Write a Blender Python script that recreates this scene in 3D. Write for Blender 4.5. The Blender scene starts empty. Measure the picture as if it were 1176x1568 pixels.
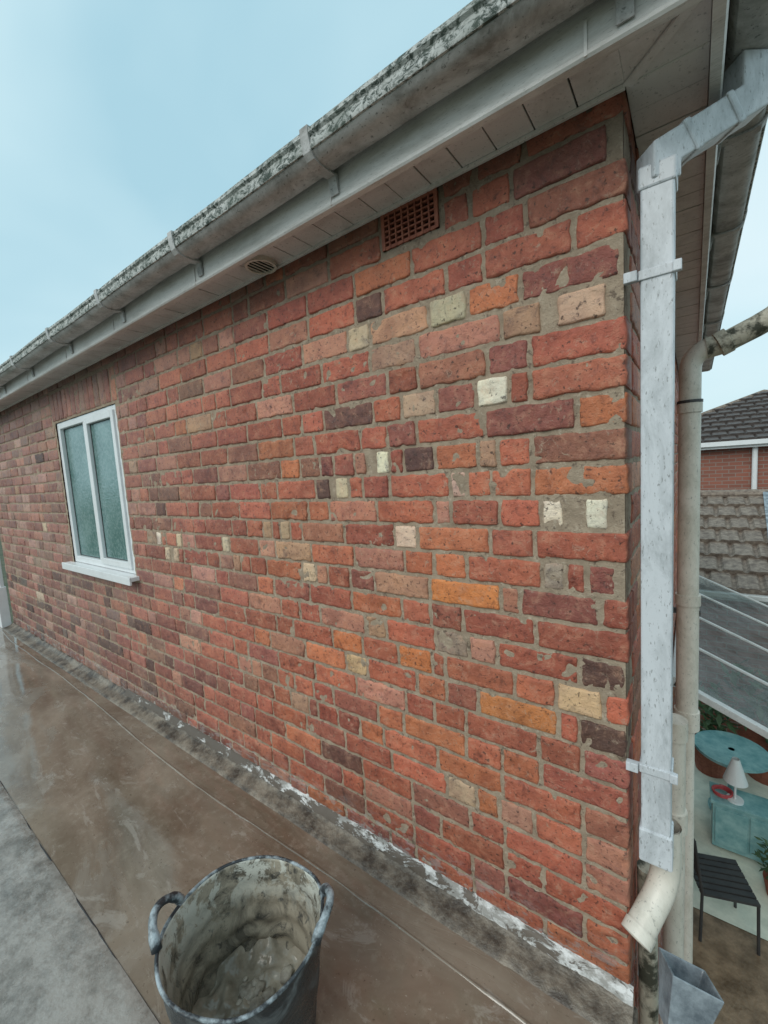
import bpy, bmesh, math, random
import numpy as np
from mathutils import Vector, Matrix, noise
random.seed(7); np.random.seed(7)
scene=bpy.context.scene

# ------------------------------------------------------------------ materials
def new_mat(name):
    m=bpy.data.materials.new(name); m.use_nodes=True
    nt=m.node_tree; b=nt.nodes["Principled BSDF"]
    return m,nt,b
def noise_n(nt,scale,detail=4,rough=.6,vec=None,dist=0):
    n=nt.nodes.new('ShaderNodeTexNoise'); n.inputs['Scale'].default_value=scale; n.inputs['Detail'].default_value=detail
    n.inputs['Roughness'].default_value=rough; n.inputs['Distortion'].default_value=dist
    if vec is not None: nt.links.new(vec,n.inputs['Vector'])
    return n.outputs['Fac']
def ramp(nt,fac,stops):
    r=nt.nodes.new('ShaderNodeValToRGB'); e=r.color_ramp.elements
    while len(e)<len(stops): e.new(.5)
    for el,(p,c) in zip(e,stops):
        el.position=p; el.color=(c,c,c,1) if not hasattr(c,'__len__') else (*c,1)
    nt.links.new(fac,r.inputs['Fac']); return r.outputs['Color']
def mix(nt,fac,a,b,mode='MIX'):
    m=nt.nodes.new('ShaderNodeMix'); m.data_type='RGBA'; m.blend_type=mode
    for idx,v in ((0,fac),(6,a),(7,b)):
        if hasattr(v,'is_linked'): nt.links.new(v,m.inputs[idx])
        elif idx==0: m.inputs[0].default_value=v
        else: m.inputs[idx].default_value=(*v,1)
    return m.outputs[2]
def bump(nt,h,strength,dist,prev=None):
    b=nt.nodes.new('ShaderNodeBump'); b.inputs['Strength'].default_value=strength; b.inputs['Distance'].default_value=dist
    nt.links.new(h,b.inputs['Height'])
    if prev is not None: nt.links.new(prev,b.inputs['Normal'])
    return b.outputs['Normal']
def coord(nt,scale=(1,1,1)):
    t=nt.nodes.new('ShaderNodeTexCoord'); m=nt.nodes.new('ShaderNodeMapping'); m.inputs['Scale'].default_value=scale
    nt.links.new(t.outputs['Object'],m.inputs['Vector']); return m.outputs['Vector']
def L(nt,a,b): nt.links.new(a,b)
def zmask(nt,z0,z1,axis=2):
    """1 at z0, 0 at z1"""
    t=nt.nodes.new('ShaderNodeTexCoord'); g=nt.nodes.new('ShaderNodeSeparateXYZ'); L(nt,t.outputs['Object'],g.inputs[0])
    mr=nt.nodes.new('ShaderNodeMapRange'); L(nt,g.outputs[axis],mr.inputs[0]); mr.inputs[1].default_value=z0; mr.inputs[2].default_value=z1
    mr.inputs[3].default_value=1; mr.inputs[4].default_value=0; return mr.outputs[0]
def add(nt,a,b,k):
    m=nt.nodes.new('ShaderNodeMath'); m.operation='MULTIPLY_ADD'; L(nt,b,m.inputs[0]); m.inputs[1].default_value=k; L(nt,a,m.inputs[2]); return m.outputs[0]

def simple(name,c1,c2,scale=8,rough=.5,bs=.3,bd=.003,contrast=(.35,.65),bscale=None,metal=0,spec=.5,stretch=(1,1,1)):
    m,nt,b=new_mat(name); v=coord(nt,stretch)
    f=noise_n(nt,scale,5,.65,v)
    col=mix(nt,ramp(nt,f,[(contrast[0],0.),(contrast[1],1.)]),c1,c2)
    L(nt,col,b.inputs['Base Color'])
    b.inputs['Roughness'].default_value=rough; b.inputs['Metallic'].default_value=metal
    b.inputs['Specular IOR Level'].default_value=spec
    if bs: L(nt,bump(nt,noise_n(nt,bscale or scale*6,4,.6,v),bs,bd),b.inputs['Normal'])
    return m

def brick_mat():
    m,nt,b=new_mat('brick'); v=coord(nt)
    at=nt.nodes.new('ShaderNodeAttribute'); at.attribute_name='bc'
    col=at.outputs['Color']
    nA=noise_n(nt,24,6,.75,v,.6); nB=noise_n(nt,9,3,.6,v,.4)
    col=mix(nt,ramp(nt,nA,[(.32,.85),(.46,0.)]),col,mix(nt,1.,col,(.40,.40,.46),'MULTIPLY'))
    col=mix(nt,ramp(nt,nA,[(.52,0.),(.67,.72)]),col,mix(nt,.50,col,(.56,.33,.23)))
    col=mix(nt,1.,col,ramp(nt,nB,[(.32,(.68,.63,.64)),(.5,(.9,.9,.9)),(.68,(1.,.98,.92))]),'MULTIPLY')
    col=mix(nt,1.,col,(1.32,1.29,1.24),'MULTIPLY')
    f3=ramp(nt,noise_n(nt,46,5,.8,v,.8),[(.570,0.),(.66,.7)])
    f3b=ramp(nt,noise_n(nt,3.1,2,.5,v),[(.36,.25),(.62,1.)])
    col=mix(nt,mix(nt,1.,f3,f3b,'MULTIPLY'),col,(.45,.345,.255))
    f4=ramp(nt,noise_n(nt,80,3,.65,v),[(.33,.8),(.41,0.)])
    col=mix(nt,f4,col,(.045,.026,.02))
    zm=zmask(nt,-.02,.13)
    f5=ramp(nt,noise_n(nt,20,5,.75,coord(nt,(.6,1,1.6)),.5),[(.52,0.),(.58,.8)])
    col=mix(nt,mix(nt,1.,f5,zm,'MULTIPLY'),col,(.40,.40,.39))
    zd=zmask(nt,-.05,.50); f7=ramp(nt,noise_n(nt,5,4,.6,v),[(.35,.75),(.65,.2)])
    col=mix(nt,mix(nt,1.,f7,zd,'MULTIPLY'),col,mix(nt,1.,col,(.42,.40,.40),'MULTIPLY'))
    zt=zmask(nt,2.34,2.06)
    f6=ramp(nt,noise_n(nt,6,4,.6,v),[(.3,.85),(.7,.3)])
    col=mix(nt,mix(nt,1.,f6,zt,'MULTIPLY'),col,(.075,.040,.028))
    L(nt,col,b.inputs['Base Color'])
    L(nt,ramp(nt,nA,[(.35,.42),(.65,.72)]),b.inputs['Roughness']); b.inputs['Specular IOR Level'].default_value=.45
    n1=bump(nt,noise_n(nt,55,5,.75,v,.4),.9,.007)
    n2=bump(nt,noise_n(nt,300,2,.6,v),.6,.0018,n1)
    L(nt,n2,b.inputs['Normal']); return m
M_brick=brick_mat()

def mortar_mat():
    m,nt,b=new_mat('mortar'); v=coord(nt)
    c=mix(nt,ramp(nt,noise_n(nt,14,5,.7,v),[(.3,0.),(.7,1.)]),(.25,.185,.130),(.43,.335,.245))
    c=mix(nt,ramp(nt,noise_n(nt,60,4,.7,v),[(.56,0.),(.70,.7)]),c,(.54,.45,.35))
    c=mix(nt,ramp(nt,noise_n(nt,48,4,.7,v,.5),[(.34,.7),(.43,0.)]),c,(.08,.052,.038))
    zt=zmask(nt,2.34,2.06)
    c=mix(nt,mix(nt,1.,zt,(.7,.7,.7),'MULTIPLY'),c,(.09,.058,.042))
    zm=zmask(nt,-.02,.12)
    f5=ramp(nt,noise_n(nt,18,5,.75,v,.5),[(.50,0.),(.57,.9)])
    c=mix(nt,mix(nt,1.,f5,zm,'MULTIPLY'),c,(.42,.42,.41))
    L(nt,c,b.inputs['Base Color']); b.inputs['Roughness'].default_value=.85
    n1=bump(nt,noise_n(nt,60,5,.75,v),.9,.006); n2=bump(nt,noise_n(nt,300,2,.6,v),.6,.002,n1)
    L(nt,n2,b.inputs['Normal']); return m
M_mortar=mortar_mat()

def roof_deck_mat():
    m,nt,b=new_mat('wet_roof_screed'); v=coord(nt)
    vs=coord(nt,(.4,1,1))
    f=noise_n(nt,2.6,6,.66,vs,.7)
    c=mix(nt,ramp(nt,f,[(.36,0.),(.64,1.)]),(.135,.098,.068),(.28,.23,.178))
    c=mix(nt,ramp(nt,noise_n(nt,22,5,.7,v),[(.52,0.),(.72,.5)]),c,(.32,.275,.22))
    c=mix(nt,ramp(nt,noise_n(nt,8,6,.75,vs,1.),[(.57,0.),(.63,.45)]),c,(.38,.345,.30))
    c=mix(nt,ramp(nt,noise_n(nt,90,3,.6,v),[(.66,0.),(.74,.45)]),c,(.46,.42,.36))
    c=mix(nt,ramp(nt,noise_n(nt,75,3,.6,v),[(.28,.6),(.35,0.)]),c,(.05,.035,.025))
    L(nt,c,b.inputs['Base Color'])
    r=ramp(nt,noise_n(nt,2.3,6,.68,vs,.9),[(.44,.03),(.51,.11),(.58,.38)])
    L(nt,r,b.inputs['Roughness']); b.inputs['Specular IOR Level'].default_value=1.
    n1=bump(nt,noise_n(nt,4,3,.5,v),.08,.012)
    n2=bump(nt,noise_n(nt,90,4,.6,v),.16,.0012,n1)
    L(nt,n2,b.inputs['Normal']); return m
M_deck=roof_deck_mat()
def felt_mat():
    m,nt,b=new_mat('wet_mineral_felt'); v=coord(nt)
    c=mix(nt,ramp(nt,noise_n(nt,5,7,.78,v),[(.40,0.),(.60,1.)]),(.13,.118,.10),(.34,.32,.29))
    L(nt,c,b.inputs['Base Color']); b.inputs['Specular IOR Level'].default_value=1.
    L(nt,ramp(nt,noise_n(nt,3.2,6,.7,v),[(.42,.04),(.58,.34)]),b.inputs['Roughness'])
    n1=bump(nt,noise_n(nt,9,3,.6,v,.2),.35,.02); n2=bump(nt,noise_n(nt,60,6,.75,v,.1),.5,.004,n1); L(nt,n2,b.inputs['Normal']); return m
M_felt=felt_mat()
M_fillet=simple('cement_fillet',(.062,.048,.037),(.25,.21,.165),11,.40,.9,.008,(.38,.62),bscale=46)

def peel_paint():
    m,nt,b=new_mat('peeling_white_paint'); v=coord(nt,(.45,1,1))
    n=add(nt,noise_n(nt,15,6,.75,v,.7),zmask(nt,-.1,-2.6,0),.14)
    f=ramp(nt,n,[(.565,0.),(.61,1.)])
    c=mix(nt,f,(.10,.078,.060),mix(nt,ramp(nt,noise_n(nt,32,5,.7,v),[(.42,0.),(.58,1.)]),(.27,.26,.24),(.64,.64,.63))); L(nt,c,b.inputs['Base Color'])
    b.inputs['Roughness'].default_value=.5
    L(nt,bump(nt,f,.5,.003),b.inputs['Normal']); return m
M_peel=peel_paint()

def upvc(name,dirt=.3,base=(.68,.70,.72),dcol=(.22,.21,.19),dscale=6,stretch=(1,1,1),th=(.45,.75),speck=.8,rough=.34):
    m,nt,b=new_mat(name); v=coord(nt,stretch)
    f=ramp(nt,noise_n(nt,dscale,6,.74,v,.4),[(th[0],0.),(th[1],dirt)])
    c=mix(nt,f,base,dcol)
    c=mix(nt,ramp(nt,noise_n(nt,110,3,.7,v),[(.60,0.),(.68,dirt*speck)]),c,(.12,.12,.11))
    L(nt,c,b.inputs['Base Color']); b.inputs['Roughness'].default_value=rough
    L(nt,bump(nt,noise_n(nt,90,2,.5,v),.06,.001),b.inputs['Normal'])
    return m
M_white=upvc('white_upvc',.15,(.76,.78,.79))
M_frame=upvc('grimy_white_frame',.6,(.54,.55,.54),(.25,.26,.24),7)
M_fascia=upvc('fascia_upvc',.6,(.72,.70,.68),(.31,.285,.25),5,(.6,3,3),(.42,.68))
M_soffit=upvc('soffit_upvc',.6,(.70,.67,.65),(.32,.29,.26),7)
M_gutter=upvc('gutter_body',.85,(.52,.51,.50),(.16,.15,.133),8,(.8,1,1),(.42,.66),1.,.45)
M_dp=upvc('downpipe_upvc',.6,(.62,.64,.67),(.27,.29,.30),9,(1.5,1.5,.5),(.44,.64),1.)
M_cream=upvc('soil_pipe_pvc',.65,(.68,.63,.55),(.28,.25,.18),8,(1,1,.5))
def moss_mat():
    m,nt,b=new_mat('mossy_gutter_lip'); v=coord(nt,(1,1,1.5))
    f=noise_n(nt,40,6,.82,v,.8)
    c=mix(nt,ramp(nt,f,[(.44,0.),(.54,1.)]),(.050,.070,.058),(.60,.61,.59))
    c=mix(nt,ramp(nt,noise_n(nt,7,4,.6,v),[(.45,0.),(.6,.4)]),c,(.14,.17,.14))
    L(nt,c,b.inputs['Base Color']); b.inputs['Roughness'].default_value=.75
    L(nt,bump(nt,f,.8,.005),b.inputs['Normal']); return m
M_moss=moss_mat()
M_mossp=simple('mossy_pipe',(.06,.062,.045),(.52,.49,.40),14,.7,.8,.005,(.40,.54),bscale=60)
M_terra=simple('terracotta',(.22,.062,.038),(.33,.11,.065),30,.7,.6,.003)
M_black=simple('dark_void',(.004,.004,.004),(.007,.006,.006),8,.9,0,spec=0)
M_seal=simple('dark_gasket',(.03,.03,.032),(.05,.05,.05),8,.5,0)
M_lead=simple('wet_lead_grey',(.11,.13,.15),(.32,.36,.39),14,.22,.3,.004)
M_tile=simple('concrete_tile',(.115,.085,.068),(.28,.225,.18),14,.7,.7,.006)
M_slate=simple('dark_roof_tile',(.055,.045,.042),(.11,.09,.082),10,.6,.4,.005)
M_paving=simple('wet_paving',(.12,.078,.046),(.32,.225,.145),5,.3,.6,.01)
M_ground=simple('garden_soil_grass',(.045,.06,.03),(.10,.10,.06),2,.9,.5,.02)
M_pale=simple('pale_floor',(.60,.64,.54),(.82,.84,.72),6,.5,.2,.003)
M_teal=simple('teal_plastic',(.14,.32,.34),(.3,.5,.50),9,.35,.1,.001)
M_red=simple('red_hose',(.40,.05,.06),(.5,.09,.09),9,.4,.1,.001)
M_leaf=simple('leaf',(.03,.07,.03),(.09,.15,.06),9,.6,.1,.001)
M_wood=simple('weathered_wood',(.12,.08,.05),(.26,.19,.13),6,.6,.5,.004,stretch=(1,12,1))

def tub_mat(inner):
    m,nt,b=new_mat('tub_inner' if inner else 'tub_outer'); v=coord(nt)
    f=noise_n(nt,8,6,.72,v,.9)
    if inner:
        c=mix(nt,ramp(nt,f,[(.40,0.),(.56,1.)]),(.11,.10,.08),(.33,.295,.23))
        c=mix(nt,ramp(nt,noise_n(nt,30,5,.7,v,.6),[(.36,.8),(.44,0.)]),c,(.04,.042,.042))
        zt=zmask(nt,.31,.19)
        f2=ramp(nt,noise_n(nt,11,6,.74,v,.5),[(.47,0.),(.52,.85)])
        c=mix(nt,mix(nt,1.,f2,zt,'MULTIPLY'),c,(.56,.57,.51))
    else:
        c=mix(nt,ramp(nt,f,[(.48,0.),(.64,.8)]),(.022,.024,.026),(.17,.18,.18))
    L(nt,c,b.inputs['Base Color'])
    L(nt,ramp(nt,f,[(.4,.25),(.6,.6)]),b.inputs['Roughness'])
    L(nt,bump(nt,noise_n(nt,30,5,.7,v),.6,.004),b.inputs['Normal']); return m
M_tin=tub_mat(True); M_tout=tub_mat(False)
M_handle=simple('tub_handle_rubber',(.03,.035,.04),(.36,.42,.45),18,.5,.5,.002,(.44,.60))
M_mud=simple('cement_slurry',(.20,.172,.13),(.40,.355,.285),10,.14,.7,.010,bscale=18)
M_rub=simple('rubble',(.17,.15,.12),(.50,.46,.39),20,.5,.5,.004)

def glass_pane():
    m,nt,b=new_mat('obscure_glass'); v=coord(nt)
    c=mix(nt,ramp(nt,noise_n(nt,3,4,.6,v),[(.35,0.),(.65,1.)]),(.055,.14,.13),(.15,.26,.25))
    c=mix(nt,ramp(nt,noise_n(nt,60,3,.6,v),[(.45,0.),(.6,.35)]),c,(.34,.44,.44))
    L(nt,c,b.inputs['Base Color']); b.inputs['Roughness'].default_value=.14
    b.inputs['Specular IOR Level'].default_value=1.
    L(nt,bump(nt,noise_n(nt,75,2,.5,v),.35,.004),b.inputs['Normal']); return m
M_glass=glass_pane()
def sheet_glass(name,op,c1,c2,rg):
    m,nt,b=new_mat(name); out=nt.nodes['Material Output']; v=coord(nt)
    tr=nt.nodes.new('ShaderNodeBsdfTransparent'); tr.inputs[0].default_value=(.80,.88,.86,1)
    L(nt,mix(nt,ramp(nt,noise_n(nt,5,6,.75,v,.5),[(.35,0.),(.65,1.)]),c1,c2),b.inputs['Base Color']); b.inputs['Roughness'].default_value=rg
    b.inputs['Specular IOR Level'].default_value=.8
    mx=nt.nodes.new('ShaderNodeMixShader'); mx.inputs[0].default_value=op; L(nt,tr.outputs[0],mx.inputs[1]); L(nt,b.outputs[0],mx.inputs[2])
    L(nt,mx.outputs[0],out.inputs['Surface']); return m
M_cglass=sheet_glass('clear_glazing',.12,(.2,.25,.25),(.3,.34,.34),.08); M_poly=sheet_glass('grimy_roof_glazing',.42,(.12,.14,.145),(.36,.39,.39),.2)

# ------------------------------------------------------------------ mesh helpers
def mesh_obj(name,verts,faces,mat,parent=None,smooth=False,bevel=0):
    me=bpy.data.meshes.new(name); me.from_pydata([tuple(v) for v in verts],[],faces); me.update()
    bm=bmesh.new(); bm.from_mesh(me); bmesh.ops.recalc_face_normals(bm,faces=bm.faces); bm.to_mesh(me); bm.free()
    o=bpy.data.objects.new(name,me); scene.collection.objects.link(o)
    me.materials.append(mat)
    if smooth:
        for p in me.polygons: p.use_smooth=True
    if bevel:
        b=o.modifiers.new('b','BEVEL'); b.width=bevel; b.segments=2; b.limit_method='ANGLE'
    if parent: o.parent=parent
    return o
def empty(name):
    e=bpy.data.objects.new(name,None); scene.collection.objects.link(e); return e
class MB:
    def __init__(s): s.v=[]; s.f=[]
    def box(s,x0,x1,y0,y1,z0,z1):
        b=len(s.v); s.v+=[(x,y,z) for z in (z0,z1) for y in (y0,y1) for x in (x0,x1)]
        s.f+=[(b,b+1,b+3,b+2),(b+4,b+6,b+7,b+5),(b,b+4,b+5,b+1),(b+2,b+3,b+7,b+6),(b,b+2,b+6,b+4),(b+1,b+5,b+7,b+3)]
    def beam(s,a,b,w,h,up=(0,0,1)):
        a=Vector(a);b=Vector(b);d=(b-a).normalized(); sd=d.cross(Vector(up)).normalized(); u=sd.cross(d)
        n=len(s.v)
        for p in (a,b):
            for i,j in ((-1,-1),(1,-1),(1,1),(-1,1)): s.v.append(tuple(p+sd*i*w/2+u*j*h/2))
        s.f+=[(n,n+1,n+2,n+3),(n+4,n+7,n+6,n+5)]+[(n+i,n+4+i,n+4+(i+1)%4,n+(i+1)%4) for i in range(4)]
    def tube(s,pts,r,seg=20,cap=True):
        pts=[Vector(p) for p in pts]; rs=r if isinstance(r,(list,tuple)) else [r]*len(pts)
        n0=len(s.v); ref=None
        for i,p in enumerate(pts):
            d=(pts[min(i+1,len(pts)-1)]-pts[max(i-1,0)]).normalized()
            if ref is None: ref=Vector((1,0,0)) if abs(d.x)<.9 else Vector((0,1,0))
            a=(ref-d*ref.dot(d)).normalized(); ref=a; c=d.cross(a)
            for k in range(seg):
                t=2*math.pi*k/seg; s.v.append(tuple(p+(a*math.cos(t)+c*math.sin(t))*rs[i]))
        for i in range(len(pts)-1):
            for k in range(seg):
                a=n0+i*seg+k; b=n0+i*seg+(k+1)%seg; s.f.append((a,b,b+seg,a+seg))
        if cap:
            s.f.append(tuple(n0+k for k in range(seg))); e=n0+(len(pts)-1)*seg; s.f.append(tuple(e+k for k in reversed(range(seg))))
    def obj(s,name,mat,parent=None,**k): return mesh_obj(name,s.v,s.f,mat,parent,**k)
def smooth_auto(o,ang=40):
    for p in o.data.polygons: p.use_smooth=True
    bm=bmesh.new(); bm.from_mesh(o.data)
    for e in bm.edges:
        if len(e.link_faces)==2 and e.calc_face_angle(0)>math.radians(ang): e.smooth=False
    bm.to_mesh(o.data); bm.free()
def arc(p0,p1,p2,n=8):
    p0,p1,p2=map(Vector,(p0,p1,p2)); return [p0*(1-t)**2+p1*2*t*(1-t)+p2*t*t for t in [i/n for i in range(n+1)]]

# ------------------------------------------------------------------ brick walls
house=empty('brick_house')
WX=-6.25; WD=4.5; PITCH=.088; ZR=1.34
RED=(.41,.120,.072); RED2=(.33,.092,.060); ORG=(.47,.155,.075); BORG=(.60,.20,.070); PUR=(.25,.082,.066); DK=(.12,.060,.050)
PNK=(.45,.21,.150); BRN=(.26,.12,.083); BUF=(.48,.35,.23); WHT=(.80,.71,.58); CRM=(.60,.48,.34); TAN=(.41,.245,.155); GRY=(.37,.30,.24)
forced=[(-.47,1.95,.12,(.50,.41,.31)),(-.10,1.87,.11,(.58,.38,.27)),(-.34,1.70,.09,WHT),(-.82,1.96,.09,(.53,.42,.31)),(-.18,1.34,.05,WHT),(-.07,1.35,.05,WHT),
(-.75,1.52,.05,WHT),(-.85,1.52,.045,PNK),(-.95,1.43,.06,CRM),(-.46,1.44,.045,(.6,.39,.32)),(-.67,1.25,.085,(.76,.52,.42)),(-1.17,1.08,.075,(.60,.44,.29)),
(-.46,1.07,.235,(.70,.25,.08)),(-.18,1.16,.05,GRY),(-.94,.71,.10,(.54,.37,.2)),(-.12,.80,.11,(.58,.40,.25)),(-.68,1.86,.18,(.40,.24,.18)),(-.59,1.69,.12,(.52,.34,.24)),
(-1.30,1.26,.055,BUF),(-1.42,1.26,.055,TAN),(-2.46,1.17,.05,WHT),(-2.27,1.08,.05,CRM),(-2.37,1.08,.05,CRM),(-2.22,1.16,.05,CRM),(-1.11,.80,.09,TAN),
(-.60,1.53,.11,DK),(-.30,.69,.235,(.52,.18,.07)),(-.50,.34,.10,(.50,.34,.24)),(-.31,.34,.10,PNK),(-.79,.81,.10,TAN),(-1.68,1.08,.05,TAN),(-1.76,1.16,.05,CRM),
(-.51,.89,.11,(.30,.21,.165)),(-.83,.89,.09,TAN),(-.06,.89,.10,DK),(-.06,.72,.11,DK),(-.66,.80,.13,(.55,.17,.065)),(-.98,.80,.15,(.55,.18,.07)),(-.35,.98,.22,RED2),
(-.15,2.21,.22,PUR),(-.13,1.96,.23,PUR),(-.42,1.61,.10,PUR),(-.24,1.61,.24,PUR),(-.17,1.08,.2,PUR),(-.06,1.17,.06,PUR),(-1.05,1.43,.07,DK),
(-.30,1.17,.2,PUR),(-1.85,2.13,.1,TAN),(-.6,.52,.24,ORG),(-1.02,1.52,.06,PUR),(-.36,1.52,.05,TAN),(-.52,1.35,.05,PNK),
(-.25,1.87,.1,TAN),(-1.7,.53,.1,PNK),(-1.3,.45,.11,TAN),(-4.6,1.2,.1,CRM),(-5.3,1.5,.12,TAN)]
MEAN=(.37,.112,.067)
def pick(x,z):
    ctr=math.exp(-((x+.7)/.9)**2-((z-.95)/.5)**2)
    far=min(1,max(0,(-x-1.2)/2.5))
    low=1 if z<.45 else 0
    w=[(RED,5),(RED2,3.6),(ORG,1.2+2.0*ctr),(BORG,.04+.15*ctr),(PUR,1.5+1.*low),(DK,.14),(PNK,1.7+1.*far),(BRN,1.3+2.5*far),(BUF,.02),(TAN,.22+.25*far)]
    if x<-2.5 and z<.85 : w+=[(DK,3.5 if z>.2 else .5),((.16,.115,.10),2)]
    c=random.choices([a for a,_ in w],[b for _,b in w])[0]
    k=random.uniform(.0,.42)
    if c in (DK,) : k=.1
    c=[a*(1-k)+b*k for a,b in zip(c,MEAN)]
    j=random.uniform(.80,1.18)
    c=[max(.02,min(.8,ch*j*random.uniform(.95,1.05))) for ch in c]
    if far>0:
        l=sum(c)/3; c=[ch*(1-.42*far)+l*.42*far*1.05 for ch in c]  # haze painted into the brick colour: fades toward grey along the far wall
    return tuple(c)
class BrickBuilder:
    def __init__(s): s.v=[]; s.f=[]; s.c=[]
    def add(s,a0,a1,z0,z1,col,mapf,res,depth=.10,rough=1.):
        w=a1-a0; h=z1-z0
        nx=max(4,int(w/res)+2); nz=max(4,int(h/res)+2)
        e=min(.006,w*.15)
        xs=[0,e*.35]+[e+(w-2*e)*i/(nx-1) for i in range(nx)]+[w-e*.35,w]
        zs=[0,e*.35]+[e+(h-2*e)*i/(nz-1) for i in range(nz)]+[h-e*.35,h]
        b=len(s.v); NX=len(xs); NZ=len(zs)
        off=random.uniform(-.0022,.0030)*rough; sx=random.uniform(-.006,.006); sz=random.uniform(-.02,.02); sd=random.random()*100
        rg=random.choice([.8,1.1,1.3,2.0])*rough
        tilt=random.uniform(-.008,.008)
        for j,zz in enumerate(zs):
            for i,xx in enumerate(xs):
                ex=min(i,NX-1-i); ez=min(j,NZ-1-j); em=min(ex,ez)
                p=Vector((xx*1+sd,zz+sd*2,sd))
                n=noise.noise(p*35)*.0015*rg+noise.noise(p*90)*.0012*rg
                pit=noise.noise(p*24+Vector((9,9,9)))
                if pit>.38: n-=(pit-.38)*.016*rg
                d=off+n+sx*(xx-w/2)+sz*(zz-h/2)*.5
                if em==1: d-=.0016
                if em==0: d-=.0060
                q=.0046*noise.noise(p*32+Vector((3,1,7)))*rg**.5
                ax=xx+(q if ex<=1 and ez>0 else 0)*(1 if i<NX/2 else -1)
                az=zz+(.0040*noise.noise(p*32+Vector((1,5,2)))*rg**.5 if ez<=1 else 0)+tilt*(xx-w/2)
                if ex<=1 and ez<=1: ax+=(.002 if i<NX/2 else -.002)
                s.v.append(mapf(a0+ax,d,z0+az))
        for j in range(NZ-1):
            for i in range(NX-1):
                a=b+j*NX+i; s.f.append((a,a+1,a+1+NX,a+NX))
        ring=[b+i for i in range(NX)]+[b+j*NX+NX-1 for j in range(1,NZ)]+[b+(NZ-1)*NX+i for i in range(NX-2,-1,-1)]+[b+j*NX for j in range(NZ-2,0,-1)]
        coords=[(a0+xs[i],z0) for i in range(NX)]+[(a0+w,z0+zs[j]) for j in range(1,NZ)]+[(a0+xs[i],z1) for i in range(NX-2,-1,-1)]+[(a0,z0+zs[j]) for j in range(NZ-2,0,-1)]
        b2=len(s.v)
        for (aa,zz) in coords: s.v.append(mapf(aa,-depth,zz))
        n=len(ring)
        for i in range(n): s.f.append((ring[i],b2+i,b2+(i+1)%n,ring[(i+1)%n]))
        s.f.append(tuple(b2+i for i in range(n)))
        s.c+= [(*col,1)]*(len(s.v)-b)
    def obj(s,name,parent):
        o=mesh_obj(name,s.v,s.f,M_brick,parent,smooth=True)
        ca=o.data.color_attributes.new('bc','FLOAT_COLOR','POINT')
        ca.data.foreach_set('color',np.array(s.c,dtype=np.float32).ravel())
        return o
J=.012
def fill_seq(length):
    out=[]; rem=length; last=None
    while rem>.05:
        opts=[.225,.225,.225,.108,.108]
        if last==.108: opts=[.225,.225,.225,.108]
        w=random.choice(opts)
        if w+J>rem+.03: w=.108 if rem>.08 else rem-J
        if rem<.16: w=rem-J
        out.append(w); rem-=w+J; last=w
    if out:
        k=(length-J*len(out))/sum(out); out=[w*k for w in out]
    return out
fb=BrickBuilder(); mapF=lambda a,d,z:(a,-d,z)
for k in range(-15,12):
    zc=ZR+PITCH*k; z0=zc-.038; z1=min(zc+.038,2.318)
    fx=[(x-w/2,x+w/2,c) for x,z,w,c in forced if round((z-ZR)/PITCH)==k]
    if k>=10: fx.append((-.695,-.48,None))
    if .87<zc+.02 and zc-.02<2.02: fx.append((-3.985,-2.835,None))
    elif 2.02<=zc+.02 and zc<2.24: fx.append((-4.03,-2.79,None))
    fx.sort(key=lambda t:-t[1])
    cur=0.0; items=[]; ok=[]
    for f_ in fx:
        if not ok or f_[1]<=ok[-1][0]-.02: ok.append(f_)
    for a,b_,c in ok+[(WX-.3,WX,'END')]:
        L_=cur-WX if c=='END' else cur-b_
        if L_>.035:
            if cur==0.0 and L_>.36:
                w=.225 if k%2 else .108
                seq=[w]+fill_seq(L_-w-J)
            else: seq=fill_seq(L_)
            x=cur
            for w in seq:
                items.append((x-w,x,None)); x-=w+J
        if c=='END': break
        if c is not None: items.append((a,b_,c))
        cur=a-J
    for a0,a1,c in items:
        xm=(a0+a1)/2
        col=c if c else pick(xm,zc)
        if c: col=tuple(ch*random.uniform(.95,1.03)*.92 for ch in col)
        res=.010 if xm>-1.6 else (.02 if xm>-3 else .04)
        dz=.0025*noise.noise(Vector((xm*2,zc*5,3)))
        fb.add(a0,a1,z0+dz,min(z1+dz,2.32),col,mapF,res)
x=-2.80
while x>-4.0:
    fb.add(x-.074,x,2.035,2.035+.21,pick(x,2.1),mapF,.03); x-=.087
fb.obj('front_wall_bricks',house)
eb=BrickBuilder(); mapE=lambda a,d,z:(d,a,z)
for k in range(-44,12):
    zc=ZR+PITCH*k; z1=min(zc+.038,2.318)
    y=.112 if (k>=-15) else 0.0
    for w in fill_seq(WD-y):
        eb.add(y,y+w,zc-.038,z1,pick(-.3,zc if zc>0 else 1.3),mapE,.022 if y<1 else .05); y+=w+J
eb.obj('end_wall_bricks',house)
def mortar_sheet(name,a0,a1,z0,z1,fn,da,dz,holes=()):
    na=int((a1-a0)/da); nz=int((z1-z0)/dz); v=[];f=[]
    for j in range(nz+1):
        for i in range(na+1):
            a=a0+(a1-a0)*i/na; z=z0+(z1-z0)*j/nz
            d=-.0044+.0036*noise.noise(Vector((a*20,z*20,1)))+.0030*noise.noise(Vector((a*60,z*60,4)))
            if i==0 or i==na: d=-.005
            v.append(fn(a,d,z))
    for j in range(nz):
        for i in range(na):
            a=a0+(a1-a0)*(i+.5)/na; z=z0+(z1-z0)*(j+.5)/nz
            if any(h[0]<a<h[1] and h[2]<z<h[3] for h in holes): continue
            n=j*(na+1)+i; f.append((n,n+1,n+na+2,n+na+1))
    return mesh_obj(name,v,f,M_mortar,house,smooth=True)
holes=[(-.69,-.485,2.2,2.31),(-3.97,-2.85,.885,2.01)]
mortar_sheet('front_wall_mortar',-2.6,-.006,-.03,2.32,mapF,.008,.008,holes)
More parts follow.
